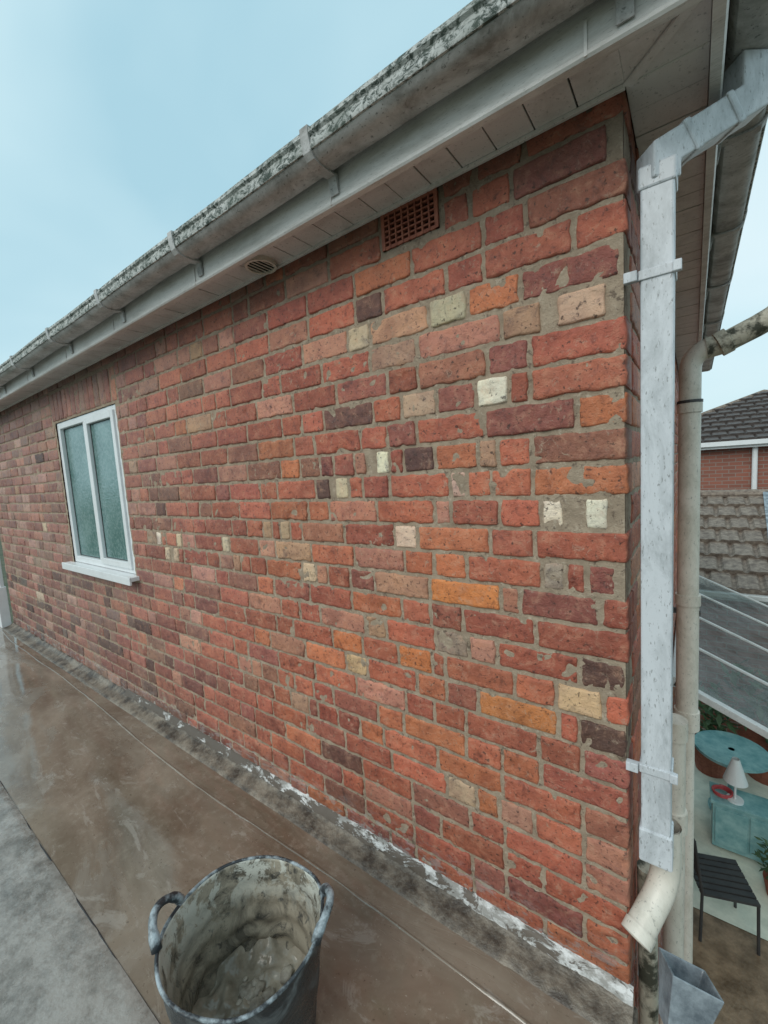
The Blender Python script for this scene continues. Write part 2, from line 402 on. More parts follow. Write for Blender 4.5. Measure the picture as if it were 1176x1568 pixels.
mortar_sheet('front_wall_mortar_far',WX,-2.6,-.03,2.32,mapF,.02,.02,holes)
mortar_sheet('end_wall_mortar',.006,WD,-2.6,2.32,mapE,.02,.02)
m=MB(); m.box(WX,-.02,.09,.12,-2.6,2.3); m.box(WX,WX+.03,.02,WD,-2.6,2.3); m.box(WX,-.02,WD-.03,WD,-2.6,2.3)
m.obj('wall_core',M_mortar,house)
# ------------------------------------------------------------------ air brick
m=MB(); vx0,vx1,vz0,vz1=-.692,-.485,2.197,2.308
nx,nz=8,6; cw=(vx1-vx0-.012)/nx; ch=(vz1-vz0-.010)/nz
for i in range(nx+1):
    x=vx0+.006+cw*i; e=.006 if i in(0,nx) else .0026
    m.box(x-e,x+e,-.004,.016,vz0,vz1)
for j in range(nz+1):
    z=vz0+.005+ch*j; e=.005 if j in(0,nz) else .0024
    m.box(vx0,vx1,-.002,.012,z-e,z+e)
m.obj('air_brick',M_terra,house)
m=MB(); m.box(vx0+.001,vx1-.001,.0165,.03,vz0,vz1); m.obj('air_brick_back',M_black,house)

# ------------------------------------------------------------------ window
wx0,wx1,wz0,wz1=-3.965,-2.85,.90,2.02
m=MB(); yf=.012; F_=.050
m.box(wx0,wx0+F_,yf,yf+.065,wz0,wz1); m.box(wx1-F_,wx1,yf,yf+.065,wz0,wz1)
m.box(wx0+F_,wx1-F_,yf,yf+.065,wz1-F_,wz1); m.box(wx0+F_,wx1-F_,yf,yf+.065,wz0,wz0+F_)
mx=-3.40; m.box(mx-.036,mx+.036,yf,yf+.065,wz0+F_,wz1-F_)
sx0,sx1=mx+.022,wx1-F_+.018; sz0,sz1=wz0+F_-.018,wz1-F_+.018; s_=.045; ys=yf-.014
m.box(sx0,sx0+s_,ys,yf+.03,sz0,sz1); m.box(sx1-s_,sx1,ys,yf+.03,sz0,sz1); m.box(sx0+s_,sx1-s_,ys,yf+.03,sz1-s_,sz1); m.box(sx0+s_,sx1-s_,ys,yf+.03,sz0,sz0+s_)
m.obj('window_frame',M_white,house,bevel=.004)
m=MB(); m.box(-4.05,-2.79,-.055,.06,.868,.896); m.box(-4.05,-2.79,-.06,-.045,.845,.899)
m.obj('window_sill',M_white,house,bevel=.004)
m=MB(); m.box(wx0+F_,mx-.036,yf+.03,yf+.036,wz0+F_,wz1-F_); m.box(sx0+s_,sx1-s_,yf+.012,yf+.018,sz0+s_,sz1-s_)
m.obj('window_glass',M_glass,house)
m=MB()
for (a,b_,c,d,y) in ((wx0+F_,mx-.036,wz0+F_,wz1-F_,yf+.026),(sx0+s_,sx1-s_,sz0+s_,sz1-s_,yf+.008)):
    g=.005; m.box(a,a+g,y,y+.006,c,d); m.box(b_-g,b_,y,y+.006,c,d); m.box(a+g,b_-g,y,y+.006,c,c+g); m.box(a+g,b_-g,y,y+.006,d-g,d)
m.obj('window_gasket',M_seal,house)

# ------------------------------------------------------------------ eaves swept round the building
def eave(name,prof,mat,closed=True,wob=0,front=110):
    def ring(d):
        pts=[]
        for i in range(front+1): pts.append((WX-d+(d*2-WX)*i/front,-d))
        for i in range(1,61): pts.append((d,-d+(WD+2*d)*i/60))
        pts.append((WX-d,WD+d)); return pts
    rs=[ring(d) for d,z in prof]; n=len(rs[0]); v=[];f=[]
    for (d,z),r in zip(prof,rs):
        for (x,y) in r:
            v.append((x,y,z+wob*(noise.noise(Vector((x*1.4,y*1.4,5)))*.008+noise.noise(Vector((x*9,y*9,d*20)))*.0015)))
    P=len(prof)
    for p in range(P if closed else P-1):
        q=(p+1)%P
        for i in range(n):
            j=(i+1)%n; f.append((p*n+i,p*n+j,q*n+j,q*n+i))
    o=mesh_obj(name,v,f,mat,house); smooth_auto(o,35); return o
eave('fascia_board',[(.152,2.283),(.172,2.283),(.176,2.288),(.176,2.296),(.173,2.299),(.173,2.46),(.152,2.46)],M_fascia)
eave('gutter_body',[(.184,2.440),(.184,2.378),(.196,2.358),(.215,2.352),(.250,2.352),(.268,2.358),(.277,2.369),(.277,2.373),(.273,2.373),(.265,2.363),(.25,2.358),(.2,2.358),(.188,2.378),(.188,2.440)],M_gutter,wob=1)
eave('gutter_lip',[(.2745,2.371),(.283,2.371),(.286,2.378),(.283,2.402),(.290,2.408),(.289,2.420),(.276,2.422),(.272,2.412),(.275,2.402)],M_moss,wob=1)
m=MB(); x=0.0
while x>WX-.15:
    j=random.uniform(-.0015,.0015); m.box(x-.0965,x,-.151,-.0,2.316+j,2.326+j); x-=.1
y=0.0
while y<WD+.1:
    j=random.uniform(-.0015,.0015); m.box(0,.151,y,y+.0965,2.316+j,2.326+j); y+=.1
n=len(m.v); m.v+=[(0,0,2.317),(0,-.151,2.317),(.151,-.151,2.317),(0,0,2.326),(0,-.151,2.326),(.151,-.151,2.326),(0,0,2.319),(.151,-.151,2.319),(.151,0,2.319),(0,0,2.328),(.151,-.151,2.328),(.151,0,2.328)]
m.f+=[(n,n+1,n+2),(n+3,n+5,n+4),(n+6,n+7,n+8),(n+9,n+11,n+10)]
m.obj('soffit_boards',M_soffit,house,bevel=.0015)
m=MB(); m.box(WX-.15,.15,-.15,.1,2.329,2.335); m.box(0,.15,.1,WD+.15,2.329,2.335); m.obj('soffit_backing',M_black,house)
m=MB(); m.beam((.004,-.004,2.312),(.15,-.15,2.312),.022,.006); m.box(WX,-.0,-.012,-.002,2.306,2.316)
m.obj('soffit_trim',M_soffit,house,bevel=.001)
d=.24; h=1.6; zz=2.45
v=[(WX-d,-d,zz),(d,-d,zz),(d,WD+d,zz),(WX-d,WD+d,zz),(WX+WD/2,WD/2,zz+h),(-WD/2,WD/2,zz+h)]
mesh_obj('hipped_roof',v,[(0,1,5,4),(1,2,5),(2,3,4,5),(3,0,4),(0,3,2,1)],M_slate,house)
def clip(m,xc,side=False,w=.030):
    prof=[(.1765,2.305),(.180,2.305),(.188,2.350),(.214,2.346),(.252,2.346),(.272,2.352),(.284,2.366),(.2925,2.404),(.293,2.426),(.27,2.430),(.27,2.424),(.280,2.421),(.28,2.40),(.272,2.36),(.25,2.352),(.19,2.354),(.1765,2.36)]
    n=len(m.v)
    for s_ in (-w/2,w/2):
        for d,z in prof: m.v.append((xc+s_,-d,z) if not side else (d,xc+s_,z))
    k=len(prof)
    for i in range(k): j=(i+1)%k; m.f.append((n+i,n+j,n+k+j,n+k+i))
    m.f+= [tuple(n+i for i in range(k)),tuple(n+k+i for i in reversed(range(k)))]
m=MB()
for x in (0.02,-.73,-1.46,-2.17,-2.89,-3.65,-4.4,-5.15,-5.9): clip(m,x)
for y in (.45,1.1,1.8,2.6,3.4): clip(m,y,True)
m.obj('gutter_clips',M_gutter,house)
m=MB()
for x in (-.05,-.75,-1.51,-2.3,-3.0,-3.8,-4.6): m.box(x-.003,x+.003,-.1772,-.1745,2.286,2.35)
m.obj('fascia_joints',M_soffit,house)
def ring_disc(m,c,r0,r1,z0,z1,seg=28):
    n=len(m.v)
    for r,z in ((r0,z1),(r0,z0),(r1,z0),(r1,z1)):
        for i in range(seg):
            t=2*math.pi*i/seg; m.v.append((c[0]+r*math.cos(t),c[1]+r*math.sin(t),z))
    for p in range(4):
        q=(p+1)%4
        for i in range(seg): j=(i+1)%seg; m.f.append((n+p*seg+i,n+p*seg+j,n+q*seg+j,n+q*seg+i))
vc=(-1.225,-.068); m=MB(); ring_disc(m,vc,.050,.060,2.298,2.315)
for i in (-2,-1,0,1,2):
    xx=vc[0]+i*.018; hl=math.sqrt(max(0,.050**2-(i*.018)**2)); m.box(xx-.0018,xx+.0018,vc[1]-hl,vc[1]+hl,2.300,2.3035)
m.obj('soffit_vent',M_cream,house)
m=MB(); m.tube([(vc[0],vc[1],2.3055),(vc[0],vc[1],2.3135)],.0498); m.obj('soffit_vent_dark',M_black,house)

# ------------------------------------------------------------------ square downpipe
dp=empty('square_downpipe')
m=MB(); cx,cy=.060,.040; w=.033
m.box(cx-w,cx+w,cy-w,cy+w,.47,2.10)
m.obj('pipe',M_dp,dp,bevel=.005)
m=MB()
m.box(cx-.037,cx+.037,cy-.037,cy+.037,2.085,2.135); m.box(cx-.0375,cx+.0375,cy-.0375,cy+.0375,.405,.50)
m.obj('collars',M_dp,dp,bevel=.005)
m=MB()
pts=[(cx,cy,2.10),(cx,cy,2.155),(.218,.165,2.262),(.218,.165,2.352)]
def sq_sweep(m,pts,hw):
    pts=[Vector(p) for p in pts]; n=len(m.v)
    for i,p in enumerate(pts):
        a=(pts[i]-pts[i-1]).normalized() if i>0 else None; b=(pts[i+1]-pts[i]).normalized() if i<len(pts)-1 else None
        d=((a or b)+(b or a)).normalized()
        hd=Vector((.158,.125,0)).normalized(); s=Vector((-hd.y,hd.x,0)); u=s.cross(d).normalized()
        k=1/max(.5,(a or b).dot(d))
        for i1,j1 in ((-1,-1),(1,-1),(1,1),(-1,1)): m.v.append(tuple(p+s*i1*hw+u*j1*hw*k))
    for i in range(len(pts)-1):
        for q in range(4): a=n+i*4+q; b=n+i*4+(q+1)%4; m.f.append((a,b,b+4,a+4))
    m.f.append((n,n+1,n+2,n+3)); e=len(m.v)-4; m.f.append((e,e+3,e+2,e+1))
sq_sweep(m,pts,.032)
def along(a,b,t): a=Vector(a);b=Vector(b); return a+(b-a)*t
sq_sweep(m,[along(pts[1],pts[2],.24),along(pts[1],pts[2],.32)],.0355)
sq_sweep(m,[along(pts[1],pts[2],.72),along(pts[1],pts[2],.80)],.0355)
m.obj('swan_neck',M_dp,dp,bevel=.004)
m=MB()
for z in (1.90,.67):
    m.box(cx-.0365,cx+.0365,cy-.037,cy+.037,z-.011,z+.011); m.box(-.004,cx+.042,cy-.030,cy-.024,z-.010,z+.010); m.box(-.006,.022,cy-.046,cy-.028,z-.012,z+.012)
    m.box(cx+.030,cx+.047,cy-.043,cy-.028,z-.012,z+.012)
m.obj('brackets',M_dp,dp,bevel=.002)
m=MB(); pts=[Vector(p) for p in [(cx+.02,.09,.47),(cx+.02,.09,.40)]+arc((cx+.02,.09,.36),(cx+.02,.085,.30),(cx-.01,.03,.255),8)+[(cx-.042,-.035,.205)]]
m.tube(pts,.035,24,cap=False); m.tube(pts[::-1],.0315,24,cap=False)
d_=(pts[-1]-pts[-2]).normalized()
m.tube([pts[-1]-d_*.03,pts[-1]],.038,24,cap=False)
o=m.obj('outlet_shoe',M_cream,dp); smooth_auto(o)
m=MB(); m.tube([pts[-1]-d_*.014,pts[-1]-d_*.010],.0315,24); m.obj('outlet_dark',M_black,dp)

# ------------------------------------------------------------------ soil pipe and waste pipes on the end wall
sp=empty('soil_pipe')
m=MB(); sx,sy=.112,1.75
pts=[(sx,sy,.62),(sx,sy,1.9)]+arc((sx,sy,1.93),(sx,sy,2.02),(sx+.09,sy,2.04),6)
m.tube(pts,.052,24); 
m.tube([(sx,sy,.60),(sx,sy,.66)],.062,24)
m.tube([(sx,sy,.60),(sx,sy,.0),(sx,sy,-.15)],.055,24)
m.tube([(sx,sy,1.70),(sx,sy,1.76)],.059,24)
m.tube([(sx,sy,-.16),(sx,sy,-.05)],.064,24); m.tube([(sx-.005,sy,-.12),(sx+.0,sy-.02,-2.6)],.045,24)
o=m.obj('pipe',M_cream,sp); smooth_auto(o)
m=MB(); m.tube([(sx+.07,sy,2.035),(sx+.14,sy,2.045),(sx+.27,sy,2.10)]+arc((sx+.32,sy,2.125),(sx+.39,sy,2.16),(sx+.40,sy,2.25),6)+[(sx+.41,sy,2.9)],.056,20); 
m.tube([(sx+.12,sy,2.04),(sx+.165,sy,2.060)],.066,20); m.tube([(sx+.395,sy,2.22),(sx+.40,sy,2.29)],.066,20)
o=m.obj('mossy_offset',M_mossp,sp); smooth_auto(o)
m=MB(); m.tube([(sx,sy,1.752),(sx,sy,1.768)],.0605,24); m.box(-.005,sx+.06,sy-.01,sy+.01,.54,.57); m.obj('bands',M_seal,sp)
wp=empty('waste_pipe')
m=MB(); m.tube([(.085,.55,.5),(.085,.55,-2.6)],.034,20); m.tube([(.085,.55,.10),(.085,.55,.18)],.041,20); m.tube([(.085,.55,.46),(.085,.55,.53)],.040,20)
o=m.obj('pipe',M_cream,wp); smooth_auto(o)
m=MB(); m.tube([(.03,.15,.26),(.035,.16,-.4),(.04,.16,-2.6)],.026,16); o=m.obj('pipe_small',M_mossp,wp); smooth_auto(o)
hp=empty('rainwater_hopper')
m=MB()
a=[(-.058,-.05,.0),(.058,-.05,0),(.058,.05,0),(-.058,.05,0)]; b_=[(-.036,-.03,-.14),(.036,-.03,-.14),(.036,.03,-.14),(-.036,.03,-.14)]
ai=[(x*.9,y*.9,z) for x,y,z in a]; bi=[(x*.85,y*.85,-.12) for x,y,z in b_]
for q in (a,b_,ai,bi): m.v+=[(x,y,z) for x,y,z in q]
for i in range(4):
    j=(i+1)%4; m.f+=[(i,j,4+j,4+i),(8+i,12+i,12+j,8+j),(i,8+i,8+j,j)]
m.f+=[(12,13,14,15),(4,7,6,5)]
o=m.obj('hopper_body',M_lead,hp,bevel=.003); o.location=(.135,.03,.115); o.rotation_euler=(-.35,.30,.3)
m=MB(); m.tube([(.13,.05,.0),(.10,.09,-.12),(.09,.1,-2.6)],.034,16); o=m.obj('hopper_pipe',M_cream,hp); smooth_auto(o)

# ------------------------------------------------------------------ flat roof
fr=empty('flat_roof')
def deck_z(x,y): return -.05+.0022*noise.noise(Vector((x*1.3,y*2.5,0)))+.0008*noise.noise(Vector((x*6,y*6,2)))
def sheet(name,x0,x1,y0,y1,nx,ny,zf,mat,par):
    v=[(x0+(x1-x0)*i/nx,y0+(y1-y0)*j/ny,zf(x0+(x1-x0)*i/nx,y0+(y1-y0)*j/ny)) for j in range(ny+1) for i in range(nx+1)]
    f=[(j*(nx+1)+i,j*(nx+1)+i+1,(j+1)*(nx+1)+i+1,(j+1)*(nx+1)+i) for j in range(ny) for i in range(nx)]
    return mesh_obj(name,v,f,mat,par,smooth=True)
sheet('deck',-7.2,.02,-.79,.0,300,60,deck_z,M_deck,fr)
def felt_z(x,y):
    e=min(1,max(0,(-.785-y)/.02)); return -.047+.003*e+.004*noise.noise(Vector((x*2,y*2,3)))+.0010*noise.noise(Vector((x*14,y*14,3)))
sheet('felt',-7.2,.02,-3.2,-.785,360,160,felt_z,M_felt,fr)
def bead(name,f,mat,w=.008,h=.004,x0=-6.25,x1=.0):
    v=[];fc=[];n=300
    for i in range(n+1):
        x=x0+(x1-x0)*i/n; y=f(x); ww=w*(1+.9*noise.noise(Vector((x*8,0,1)))); hh=h*(.8+.9*noise.noise(Vector((x*5,3,1))))
        for dy,dz in ((-ww,-.001),(-ww*.5,hh),(ww*.5,hh),(ww,-.001)): v.append((x,y+dy,deck_z(x,y)+dz))
    for i in range(n):
        for k in range(3): a=i*4+k; fc.append((a,a+1,a+5,a+4))
    return mesh_obj(name,v,fc,mat,fr,smooth=True)
bead('lap_seam',lambda x:-.205-.012*math.sin(x*2.1)-.02*noise.noise(Vector((x*1.5,1,1)))+(.018*max(0,-x-2)),M_deck,.006,.003)
bead('felt_edge_seam',lambda x:-.787+.004*noise.noise(Vector((x*3,7,1))),M_seal,.004,.003)
def strip(name,prof,mat,x0,x1,n,amp=.004):
    v=[];fc=[];K=len(prof)
    for i in range(n+1):
        x=x0+(x1-x0)*i/n
        for k,(y,z) in enumerate(prof):
            q=amp*noise.noise(Vector((x*9,k*1.7,2)))+amp*.8*noise.noise(Vector((x*35,k*2.7,2)))
            v.append((x,y+q,z+q*.6))
    for i in range(n):
        for k in range(K-1): a=i*K+k; fc.append((a,a+1,a+K+1,a+K))
    return mesh_obj(name,v,fc,mat,fr,smooth=True)
strip('wall_fillet',[(.0,-.010),(-.010,-.012),(-.018,-.020),(-.030,-.030),(-.045,-.034),(-.060,-.038),(-.078,-.041),(-.098,-.045),(-.108,-.053)],M_fillet,-6.25,.012,800,.006)
strip('painted_strip',[(.002,.010),(-.007,.006),(-.015,-.003),(-.021,-.011),(-.027,-.022)],M_peel,-3.2,.010,500,.005)
m=MB(); m.box(-7.2,.018,-3.2,.0,-2.6,-.09); m.obj('extension_body',M_mortar,fr)
m=MB(); m.box(-.02,.022,-3.2,-.002,-.12,-.046); m.obj('edge_trim',M_fillet,fr,bevel=.006)
fp=empty('white_door_frame')
m=MB(); m.box(-6.36,-6.27,-.10,-.01,-.05,.42); m.box(-6.33,-6.29,-.06,-.02,.42,1.0); m.box(-6.9,-6.36,-.09,-.03,-.05,2.2)
m.obj('frame',M_white,fp,bevel=.005)

# ------------------------------------------------------------------ rubber tub
tub=empty('rubber_tub'); TX,TY=-.832,-.640; tub.location=(TX,TY,-.048)
hd=math.atan2(.579,.787)
def tub_surface(rad,z0,z1,inner,nz=40,seg=110):
    v=[];f=[]
    for j in range(nz+1):
        t=j/nz
        for i in range(seg):
            a=2*math.pi*i/seg
            r=(.158+(.206-.158)*(t**.8))+rad
            r*=1+.030*t*math.cos(2*(a-hd))+.014*t*math.sin(3*a+1)+.006*t*math.sin(7*a)
            if inner: r+=.0055*math.sin(t*34+3*noise.noise(Vector((math.cos(a)*2,math.sin(a)*2,t*3))))*(1-t)*1.2-.0055*(1-t)
            else: r+=.0015*math.sin(t*18)
            zt=z1+.012*math.cos(2*(a-hd))*1+.006*math.sin(3*a)
            z=z0+(zt-z0)*t
            v.append((r*math.cos(a),r*math.sin(a),z))
    for j in range(nz):
        for i in range(seg):
            a=j*seg+i; b=j*seg+(i+1)%seg; f.append((a,b,b+seg,a+seg))
    return v,f
seg=110; nz=40; TH=.345
vo,fo=tub_surface(0,0,TH,False); vi,fi=tub_surface(-.006,.012,TH,True)
n=len(vo); V=vo+vi; F=fo+[tuple(x+n for x in reversed(ff)) for ff in fi]
mi=[0]*len(fo)+[1]*len(fi)
F+=[(nz*seg+i,nz*seg+(i+1)%seg,n+nz*seg+(i+1)%seg,n+nz*seg+i) for i in range(seg)]; mi+=[1]*seg
F+=[tuple(reversed(range(seg))),tuple(n+i for i in range(seg))]; mi+=[0,1]
me=bpy.data.meshes.new('tub_shell'); me.from_pydata(V,[],F); me.materials.append(M_tout); me.materials.append(M_tin)
for p,i in zip(me.polygons,mi): p.material_index=i; p.use_smooth=True
o=bpy.data.objects.new('shell',me); scene.collection.objects.link(o); o.parent=tub
m=MB()
rim=[Vector(vo[nz*seg+(i%seg)])+Vector((0,0,.001)) for i in range(seg+1)]
m.tube(rim,.0048,10,cap=False)
m.obj('rim',M_handle,tub,smooth=True)
m=MB()
for s_ in (0,math.pi):
    pts=[]
    for i in range(17):
        t=i/16; a=hd+s_+(t-.5)*.60; r=.213+.022*math.sin(math.pi*t); z=TH+.012+.046*math.sin(math.pi*t)**.6
        pts.append((r*math.cos(a),r*math.sin(a),z-.004))
    m.tube(pts,[.013]*3+[.0105]*11+[.013]*3,12)
m.obj('handles',M_handle,tub,smooth=True)
v=[];f=[];R_=44
for j in range(R_+1):
    for i in range(80):
        a=2*math.pi*i/80; r=.168*j/R_; x,y=r*math.cos(a),r*math.sin(a)
        z=.066+.034*noise.noise(Vector((x*12,y*12,1)))+.014*noise.noise(Vector((x*38,y*38,1)))+.020*(j/R_)**4
        v.append((x,y,max(z,.064)))
for j in range(R_):
    for i in range(80): a=j*80+i; b=j*80+(i+1)%80; f.append((a,b,b+80,a+80))
mesh_obj('slurry',v,f,M_mud,tub,smooth=True)
m=MB()
for i in range(34):
    a=random.uniform(0,6.28); r=random.uniform(0,.13); s=random.uniform(.005,.020)
    c=Vector((r*math.cos(a),r*math.sin(a),.070)); bm=bmesh.new(); bmesh.ops.create_icosphere(bm,subdivisions=2,radius=s)
    n=len(m.v); bm.verts.index_update()
    for vv in bm.verts: p=vv.co; q=p*(1+.5*noise.noise(p*90+Vector((i,0,0)))); m.v.append(tuple(c+Vector((q.x,q.y*1.3,q.z*.6))))
    for ff in bm.faces: m.f.append(tuple(n+x.index for x in ff.verts))
    bm.free()
m.obj('rubble',M_rub,tub,smooth=True)

# ------------------------------------------------------------------ ground and things beyond
mesh_obj('ground',[(-300,-300,-2.6),(300,-300,-2.6),(300,300,-2.6),(-300,300,-2.6)],[(0,1,2,3)],M_ground)
mesh_obj('patio',[(.02,-1,-2.595),(4,-1,-2.595),(4,3.05,-2.595),(.02,3.05,-2.595)],[(0,1,2,3)],M_paving)
def tiled_slope(name,x0,x1,y0,z0,y1,z1,rows,mat,par,wave=.012,tw=.30):
    v=[];f=[]; nx=int((x1-x0)/.03)
    sl=Vector((0,y1-y0,z1-z0)); nrm=Vector((0,-(z1-z0),(y1-y0))).normalized()
    if nrm.z<0: nrm=-nrm
    for r in range(rows):
        b=len(v)
        for t,h in ((r/rows-.1/rows,.0),(r/rows-.1/rows,.064),((r+1)/rows,.008)):
            for i in range(nx+1):
                x=x0+(x1-x0)*i/nx; ph=((x+(.15 if r%2 else 0))/tw)%1
                hh=h+wave*abs(math.sin(ph*2*math.pi))+(-.034 if ph<.12 else 0)+.006*noise.noise(Vector((int(x/tw)*3.1,r*2.2,1)))
                if h==0: hh=-.02
                v.append(tuple(Vector((x,y0,z0))+sl*t+nrm*hh))
        for q in range(2):
            for i in range(nx): a=b+q*(nx+1)+i; f.append((a,a+1,a+nx+2,a+nx+1))
    return mesh_obj(name,v,f,mat,par)
def proc_brick(name):
    m,nt,b=new_mat(name); v=coord(nt); sx_=nt.nodes.new('ShaderNodeSeparateXYZ'); L(nt,v,sx_.inputs[0]); cb=nt.nodes.new('ShaderNodeCombineXYZ')
    ad=nt.nodes.new('ShaderNodeMath'); L(nt,sx_.outputs[0],ad.inputs[0]); L(nt,sx_.outputs[1],ad.inputs[1]); L(nt,ad.outputs[0],cb.inputs[0]); L(nt,sx_.outputs[2],cb.inputs[1])
    t=nt.nodes.new('ShaderNodeTexBrick'); L(nt,cb.outputs[0],t.inputs['Vector']); t.inputs['Scale'].default_value=1
    t.inputs['Brick Width'].default_value=.235; t.inputs['Row Height'].default_value=.085; t.inputs['Mortar Size'].default_value=.008
    t.inputs['Color1'].default_value=(.30,.11,.075,1); t.inputs['Color2'].default_value=(.22,.085,.06,1); t.inputs['Mortar'].default_value=(.25,.2,.17,1)
    L(nt,t.outputs['Color'],b.inputs['Base Color']); b.inputs['Roughness'].default_value=.8; return m
M_nbrick=proc_brick('neighbour_brick')
nh=empty('neighbour_house')
m=MB(); m.box(-1.2,4.4,11.2,17,-2.6,1.6); m.obj('walls',M_nbrick,nh)
m=MB(); m.box(-1.45,4.65,10.98,11.04,1.50,1.66); m.box(-1.45,4.65,10.9,10.98,1.56,1.66); m.tube([(1.22,11.12,1.55),(1.22,11.12,-2.6)],.05,12); m.obj('fascia_and_pipe',M_white,nh)
m=MB(); m.box(-1.45,4.65,11.04,17.2,1.55,1.6); m.obj('eave_board',M_slate,nh)
tiled_slope('roof_front',-1.4,4.6,10.95,1.66,14,2.95,11,M_slate,nh,wave=.006)
ap=(1.62,14,2.85)
nb=bpy.data.objects['roof_front']
bm=bmesh.new(); bm.from_mesh(nb.data)
for sgn,xe in ((-1,-1.45),(1,4.65)):
    p0=Vector((xe,10.95,1.66)); d1=Vector(ap)-p0; nrm=d1.cross(Vector((0,-1.2,3))).normalized()
    if nrm.x*sgn<0: nrm=-nrm
    bmesh.ops.bisect_plane(bm,geom=bm.verts[:]+bm.edges[:]+bm.faces[:],plane_co=p0,plane_no=nrm,clear_outer=True)
bm.to_mesh(nb.data); bm.free()
mesh_obj('roof_sides',[(-1.45,10.95,1.62),(4.65,10.95,1.62),(4.65,17.2,1.62),(-1.45,17.2,1.62),(1.62,14,2.82)],[(0,4,3),(1,2,4),(2,3,4)],M_slate,nh)
m=MB(); m.tube([(-1.4,10.97,1.72),(1.62,14,2.93)],.07,8); m.tube([(4.6,10.97,1.72),(1.62,14,2.93)],.07,8); m.obj('hip_tiles',M_tile,nh)
og=empty('outbuilding')
tiled_slope('tiled_roof',-.6,5,6.35,-.50,9.1,.60,7,M_tile,og)
m=MB(); m.box(-.55,4.9,6.5,12,-2.6,-.5); m.obj('walls',M_nbrick,og)
mesh_obj('roof_back',[(-.6,9.1,.58),(5,9.1,.58),(5,11,-.4),(-.6,11,-.4)],[(0,1,2,3)],M_tile,og)
m=MB(); m.box(-.6,5,6.22,6.32,-.60,-.53); m.box(-.6,5,6.32,6.36,-.66,-.5); m.obj('gutter',M_frame,og,bevel=.01)
m=MB(); m.tube([(-.6,9.1,.63),(5,9.1,.63)],.09,10); m.obj('ridge',M_tile,og)
m=MB(); m.beam((1.10,6.3,-.45),(1.24,9.1,.68),.16,.05); m.obj('valley_lead',M_lead,og)

cv=empty('conservatory')
zr=lambda x:-.20-.46*x
YE=6.15
m=MB()
ys=[2.45,3.35,4.25,5.2,YE]
for i,y in enumerate(ys): m.beam((.03,y,zr(.03)),(2.4,y,zr(2.4)),.06 if i==0 else .03,.05 if i==0 else .022)
m.beam((2.4,2.45,zr(2.4)),(2.4,YE,zr(2.4)),.08,.08); m.box(.012,.07,2.42,YE,-.25,-.17)
for x in (.95,2.4): m.box(x-.03,x+.03,2.42,2.48,-2.6,zr(x)-.03)
for y in ys[1:]: m.box(2.37,2.43,y-.03,y+.03,-2.6,zr(2.4))
m.obj('frame',M_frame,cv,bevel=.005)
mesh_obj('roof_glass',[(.03,2.45,zr(.03)-.01),(2.4,2.45,zr(2.4)-.01),(2.4,YE,zr(2.4)-.01),(.03,YE,zr(.03)-.01)],[(0,1,2,3)],M_poly,cv)
mesh_obj('front_glass',[(.98,2.45,-2.6),(2.4,2.45,-2.6),(2.4,2.45,zr(2.4)),(.98,2.45,zr(.98))],[(0,1,2,3)],M_cglass,cv)
mesh_obj('floor',[(.02,3.05,-2.59),(2.4,3.05,-2.59),(2.4,YE,-2.59),(.02,YE,-2.59)],[(0,1,2,3)],M_pale,cv)
m=MB(); m.box(.02,2.4,YE,YE+.06,-2.6,-1.5); m.obj('rear_wall',M_nbrick,cv)
gt=empty('garden_table'); m=MB(); m.tube([(.5,4.5,-1.86),(.5,4.5,-1.83)],.34,32); m.tube([(.5,4.5,-1.83),(.5,4.5,-2.58)],.03,12); m.tube([(.5,4.5,-2.58),(.5,4.5,-2.55)],.2,20); m.obj('top_and_stem',M_teal,gt)
lp=empty('table_lamp'); m=MB(); m.tube([(.50,3.95,-1.60),(.50,3.95,-1.84)],[.03,.10],24,cap=False); m.tube([(.50,3.95,-1.7),(.50,3.95,-2.05)],.010,10); m.tube([(.5,3.95,-2.05),(.5,3.95,-2.03)],.07,20)
m.obj('shade_and_stand',M_white,lp)
ct=empty('side_cabinet'); m=MB(); m.box(.32,.88,3.85,4.12,-2.55,-2.08); m.box(.30,.90,3.83,4.14,-2.08,-2.05)
m.box(.34,.59,3.838,3.852,-2.5,-2.12); m.box(.61,.86,3.838,3.852,-2.5,-2.12); m.obj('carcass',M_teal,ct,bevel=.004)
def chair(x,y,rot,mat):
    e=empty('garden_chair'); m=MB()
    for i in range(7): m.box(-.2+i*.06,-.155+i*.06,-.2,.2,.43,.45)
    for a in (-.19,.19):
        m.tube([(a,-.2,0),(a,-.19,.44)],.012,8); m.tube([(a,.2,0),(a,.19,.45),(a,.25,.9)],.012,8)
    for i in range(5): m.beam((-.19,.215+.008*i,.6+i*.07),(.19,.215+.008*i,.6+i*.07),.012,.04)
    m.obj('seat_and_back',mat,e); e.location=(x,y,-2.59); e.rotation_euler=(0,0,rot)
chair(.34,3.0,1.9,M_seal); chair(1.2,4.2,2.2,M_teal)
hs=empty('garden_hose'); m=MB(); pts=[(.40+.07*math.cos(t*.35)*(1+.01*t/3),3.98+.07*math.sin(t*.35),-2.035+.012*(t//18)) for t in range(60)]; m.tube(pts,.009,8); m.obj('coil',M_red,hs)
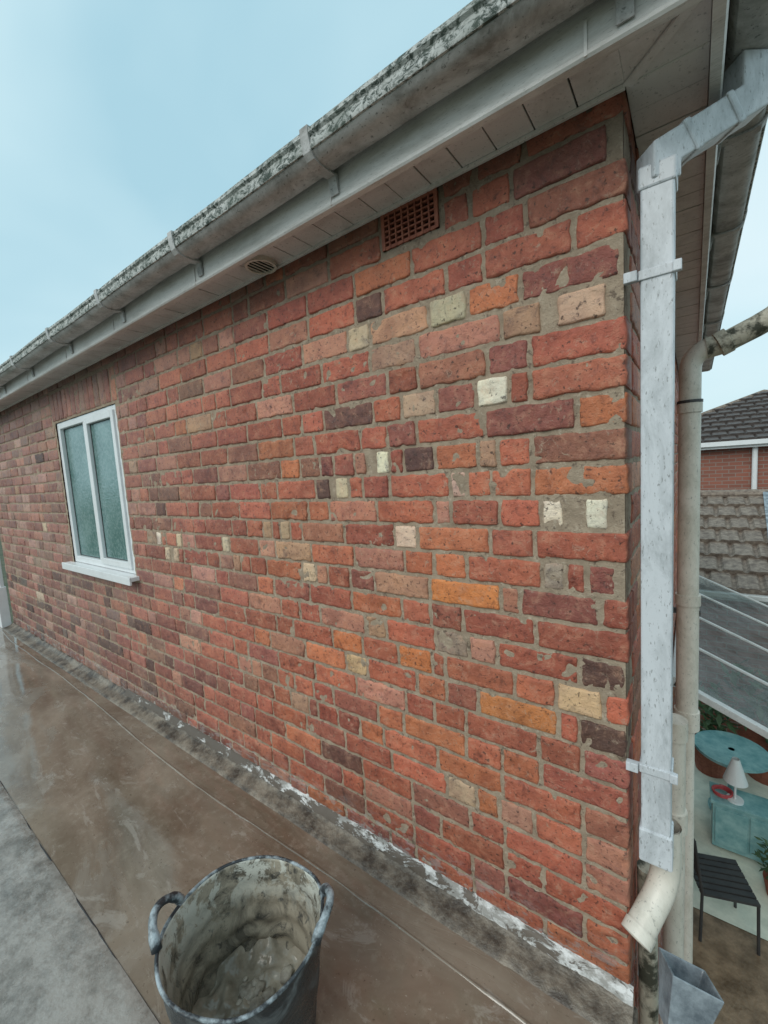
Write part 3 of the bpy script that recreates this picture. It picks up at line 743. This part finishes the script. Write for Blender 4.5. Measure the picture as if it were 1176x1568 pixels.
def potted(x,y,z,s):
    e=empty('potted_plant'); m=MB(); m.tube([(0,0,0),(0,0,.22*s)],[.09*s,.13*s],20); m.obj('pot',M_terra,e); m=MB()
    for i in range(160):
        a=random.uniform(0,6.28); r=random.uniform(0,.2)*s; c=Vector((r*math.cos(a),r*math.sin(a),(.25+random.uniform(0,.35))*s)); d=Vector((random.uniform(-1,1),random.uniform(-1,1),random.uniform(-.3,1))).normalized()*.05*s; q=Vector((d.y,-d.x,.01)).normalized()*.018*s
        n=len(m.v); m.v+=[tuple(c-d),tuple(c+q),tuple(c+d),tuple(c-q)]; m.f.append((n,n+1,n+2,n+3))
    m.tube([(0,0,.2*s),(0,0,.45*s)],.01,6); m.obj('foliage',M_leaf,e); e.location=(x,y,z)
potted(.35,5.2,-2.59,1.8); potted(.9,5.4,-2.59,2.2); potted(.78,3.55,-2.59,.8)

# ------------------------------------------------------------------ camera
Fw=Vector((-0.5819,0.7817,-0.0965)); D=Vector((0.0064,-0.1128,-0.9933))
cam=bpy.data.cameras.new('camera'); co=bpy.data.objects.new('camera',cam); scene.collection.objects.link(co)
Fw.normalize(); U=-D; Rr=Fw.cross(U).normalized(); U=Rr.cross(Fw).normalized()
co.matrix_world=Matrix(((Rr.x,U.x,-Fw.x,.131),(Rr.y,U.y,-Fw.y,-1.19),(Rr.z,U.z,-Fw.z,1.486),(0,0,0,1)))
cam.sensor_fit='HORIZONTAL'; cam.sensor_width=36; cam.lens=36*640/1176; cam.clip_start=.02; cam.clip_end=1000
scene.camera=co

# ------------------------------------------------------------------ light and sky
sun=bpy.data.lights.new('sun','SUN'); so=bpy.data.objects.new('sun',sun); scene.collection.objects.link(so)
sun.energy=1.5; sun.angle=math.radians(40); sun.color=(1,.93,.85)
tosun=Vector((-.10,-1,.85)).normalized()
so.rotation_euler=tosun.to_track_quat('Z','Y').to_euler(); so.location=(2,-5,6)
w=bpy.data.worlds.new('World'); scene.world=w; w.use_nodes=True; nt=w.node_tree
bg=nt.nodes['Background']; sky=nt.nodes.new('ShaderNodeTexSky'); sky.sky_type='NISHITA'; sky.sun_disc=False
sky.sun_elevation=math.asin(tosun.z); sky.sun_rotation=math.atan2(tosun.x,tosun.y); sky.air_density=1.2; sky.dust_density=3; sky.ozone_density=2
tc=nt.nodes.new('ShaderNodeTexCoord'); mp=nt.nodes.new('ShaderNodeMapping'); mp.inputs['Scale'].default_value=(1,1,1.6); nt.links.new(tc.outputs['Generated'],mp.inputs[0])
nf=noise_n(nt,1.1,4,.5,mp.outputs[0],.3)
cl=ramp(nt,nf,[(.3,(.40,.64,.74)),(.5,(.56,.78,.85)),(.7,(.74,.88,.92))])
cl=mix(nt,1.,cl,(9.4,9.4,9.4),'MULTIPLY')
mxs=mix(nt,.90,sky.outputs[0],cl)
nt.links.new(mxs,bg.inputs['Color']); bg.inputs['Strength'].default_value=.12
scene.view_settings.view_transform='Standard'; scene.view_settings.look='None'; scene.view_settings.exposure=0
